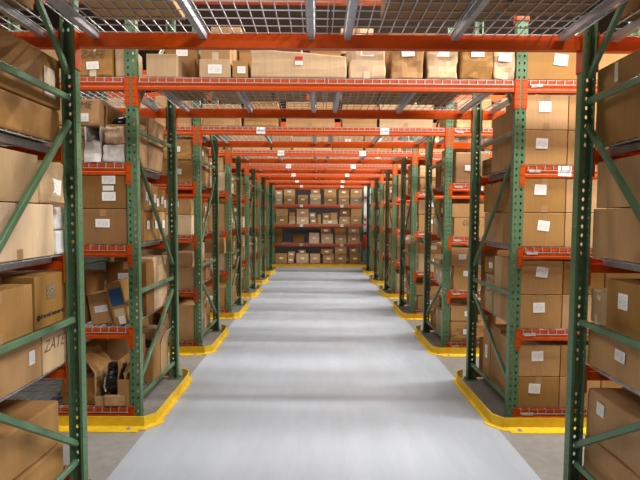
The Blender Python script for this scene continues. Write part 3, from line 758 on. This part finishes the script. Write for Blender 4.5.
# ---- end rack: (shelf, x0, x1, base, height, look, label?)
END = [
 (0, -1.37, -1.00, 0, .30, 'kraft', 1), (0, -.985, -.79, 0, .20, 'kraft', 1), (0, -.99, -.76, .205, .15, 'kraft', 1), (0, -.72, -.33, 0, .30, 'kraftpale', 1), (0, -.66, -.42, .305, .11, 'kraft', 1),
 (0, -.29, .03, 0, .30, 'kraft', 1), (0, .12, .46, 0, .29, 'kraft', 1), (0, .06, .42, .295, .15, 'kraft', 1), (0, .48, .86, 0, .30, 'kraft', 1), (0, .49, .85, .305, .23, 'kraft', 1), (0, .95, 1.30, 0, .30, 'kraft', 1), (0, .93, 1.21, .305, .22, 'kraftdark', 1),
 (1, -.82, -.47, 0, .26, 'kraftdark', 0), (1, -.32, .00, 0, .33, 'kraftpale', 1), (1, .06, .43, 0, .31, 'kraftpale', 1), (1, .04, .36, .315, .18, 'kraftdark', 1), (1, .49, .85, 0, .28, 'kraft', 1), (1, .47, .83, .285, .24, 'kraft', 0), (1, .88, 1.27, 0, .28, 'kraft', 1), (1, .90, 1.25, .285, .24, 'kraft', 1), (1, -1.36, -1.16, 0, .46, 'kraftdark', 0),
 (2, -1.36, -.98, 0, .23, 'kraft', 1), (2, -1.36, -.98, .235, .26, 'kraft', 0), (2, -.95, -.75, 0, .12, 'kraftpale', 0), (2, -.95, -.75, .125, .12, 'kraft', 0), (2, -.94, -.76, .25, .11, 'kraft', 0), (2, -.71, -.33, 0, .22, 'kraftpale', 1), (2, -.71, -.33, .225, .25, 'kraft', 1),
 (2, -.30, -.08, 0, .19, 'kraft', 1), (2, -.31, -.12, .195, .16, 'kraftpale', 1), (2, -.06, .05, 0, .3, 'kraft', 0), (2, .10, .57, 0, .13, 'kraftpale', 1), (2, .10, .33, .135, .20, 'kraft', 1), (2, .345, .56, .135, .22, 'kraft', 0), (2, .62, .95, 0, .23, 'kraft', 1), (2, .965, 1.31, 0, .23, 'kraft', 1), (2, .63, .94, .235, .24, 'kraftdark', 1), (2, .98, 1.32, .235, .26, 'kraft', 0),
 (3, -1.38, -1.15, 0, .25, 'kraftpale', 1), (3, -1.38, -1.15, .255, .18, 'kraft', 1), (3, -1.10, -.76, 0, .26, 'kraft', 1), (3, -1.11, -.77, .265, .25, 'kraft', 1), (3, -.67, -.36, 0, .29, 'kraft', 1), (3, -.29, .04, 0, .32, 'kraftpale', 1), (3, -.27, .02, .325, .14, 'kraft', 1),
 (3, .14, .53, 0, .27, 'kraft', 1), (3, .14, .52, .275, .25, 'kraft', 1), (3, .59, .92, 0, .26, 'kraft', 1), (3, .59, .92, .265, .23, 'kraft', 1), (3, .96, 1.33, 0, .26, 'kraftpale', 1), (3, .96, 1.33, .265, .25, 'kraft', 1),
]
by = {}
for e_ in END: by.setdefault((e_[0], e_[3] > 0), []).append(e_)
nth = ['first', 'second', 'third', 'fourth', 'fifth', 'sixth', 'seventh', 'eighth', 'ninth', 'tenth']
for (li, up_), lst in by.items():
    lst.sort(key=lambda q: (round(q[1], 1), q[3]))
    for i, (l_, x0, x1, b0, h, mt_, lb) in enumerate(lst):
        carton(x0 + .005, x1 - .005, YE + .02 + rnd.uniform(0, .04), YE + rnd.uniform(.38, .5), LE[li] + .0115 + b0, h,
               f'{"upper" if up_ else "lower"} box on the {LVN[li]} of the end rack, {nth[i]} from the left', 'boxes in the end rack', mat=mt_, tape=None,
               labels=[LB('front', .5, .52, .11, .05)] if lb else [])
# things hanging at the end rack's right post
bm = bmesh.new(); box(bm, -.045, .045, -.012, 0, 0, 1.4); bevel(bm, .003, 1)
o = obj('sign_board', finish('sign_board', bm, M['white']), None, (1.42, YE - .012, 1.10))
for z_, h_ in ((.38, .10), (.22, .06), (1.05, .05)):
    bm = bmesh.new(); box(bm, -.032, .032, -.002, 0, -h_ / 2, h_ / 2); obj('printed_mark', finish('printed_mark', bm, M['redprint']), o, (0, -.0125, z_))
tag(o, 'tall narrow white board with red marks on the right post of the end rack', 'sign')
o = obj('fire_extinguisher', None, None, (1.42, YE - .085, .64))
bm = bmesh.new(); tube(bm, [(0, 0, 0), (0, 0, .02), (0, 0, .30), (0, 0, .345), (0, 0, .37)], [.055, .065, .065, .04, .02], 20); obj('cylinder_body', finish('cylinder_body', bm, M['red'], True), o)
bm = bmesh.new(); tube(bm, [(0, 0, .365), (0, 0, .41)], .016, 10); bar(bm, (-.01, -.03, .42), (.01, .06, .43), .018, .012); bar(bm, (0, -.03, .40), (0, .05, .385), .018, .01); obj('valve_handle', finish('valve_handle', bm, M['blackbag']), o)
bm = bmesh.new(); tube(bm, [(.015, 0, .40), (.06, -.01, .37), (.078, -.01, .25), (.075, -.01, .10)], .009, 8); obj('discharge_hose', finish('discharge_hose', bm, M['blackbag'], True), o)
bm = bmesh.new(); box(bm, -.03, .03, .064, .078, .05, .35); obj('wall_bracket', finish('wall_bracket', bm, M['steel']), o)
tag(o, 'red fire extinguisher hanging on the right post of the end rack', 'fire extinguisher')
bm = bmesh.new(); tube(bm, [(0, 0, 0), (0, 0, ZC)], .05, 16)
o = obj('support_pipe', finish('support_pipe', bm, M['white'], True), None, (1.60, YE + .3, 0)); tag(o, 'white vertical pipe beyond the right end of the end rack', 'pipe')


o = obj('cardboard_boxes', finish('cardboard_boxes', PILE, [M['kraft'], M['kraftpale'], M['kraftdark'], M['paper']]), kind='stuff')
tag(o, 'small brown boxes packed on the shelves of the sixth and seventh racks from the camera', 'cardboard boxes')

# ------------------------------------------------------------------ light
def area(name, loc, sx, sy, power, col=(1, .96, .9), rot=(0, 0, 0)):
    l = bpy.data.lights.new(name, 'AREA'); l.shape = 'RECTANGLE'; l.size = sx; l.size_y = sy
    l.energy = power; l.color = col
    obj(name, l, None, loc, rot)
PW = 270
for k in range(-1, 8):
    yg = RY(k) - .47 if k > -1 else -1.1
    area('aisle_strip_light', (2.5, yg, 4.75), 2.2, .14, PW * (1.0 if k < 7 else .35))
    area('aisle_strip_light', (-2.5, yg, 4.75), 2.2, .14, PW * (.22 if k < 7 else .15))
w = bpy.data.worlds.new('World'); bpy.context.scene.world = w; w.use_nodes = True
w.node_tree.nodes['Background'].inputs[0].default_value = (.8, .85, 1, 1)
w.node_tree.nodes['Background'].inputs[1].default_value = 0.02

# ------------------------------------------------------------------ camera
f = 508.0; pitch = R(3.3); roll = R(.33); yaw = math.atan((320 - 317.3) / f)
F = Vector((math.sin(yaw) * math.cos(pitch), math.cos(yaw) * math.cos(pitch), -math.sin(pitch)))
R0 = Vector((math.cos(yaw), -math.sin(yaw), 0)); U0 = R0.cross(F)
Rt = R0 * math.cos(roll) + U0 * math.sin(roll); Up = -R0 * math.sin(roll) + U0 * math.cos(roll)
cd = bpy.data.cameras.new('Camera'); cd.sensor_width = 36; cd.lens = f / 640 * 36; cd.clip_start = .05; cd.shift_y = (29.3 - 23.1) / 640
cam = bpy.data.objects.new('Camera', cd); C.objects.link(cam)
mt = Matrix((Rt, Up, -F)).transposed().to_4x4(); mt.translation = (-.06, 0, 1.55)
cam.matrix_world = mt
scn = bpy.context.scene; scn.camera = cam
scn.view_settings.view_transform = 'Standard'; scn.view_settings.look = 'None'
scn.view_settings.gamma = 1; scn.view_settings.exposure = -0.08
scn.cycles.use_denoising = True
scn.cycles.max_bounces = 6; scn.cycles.diffuse_bounces = 3
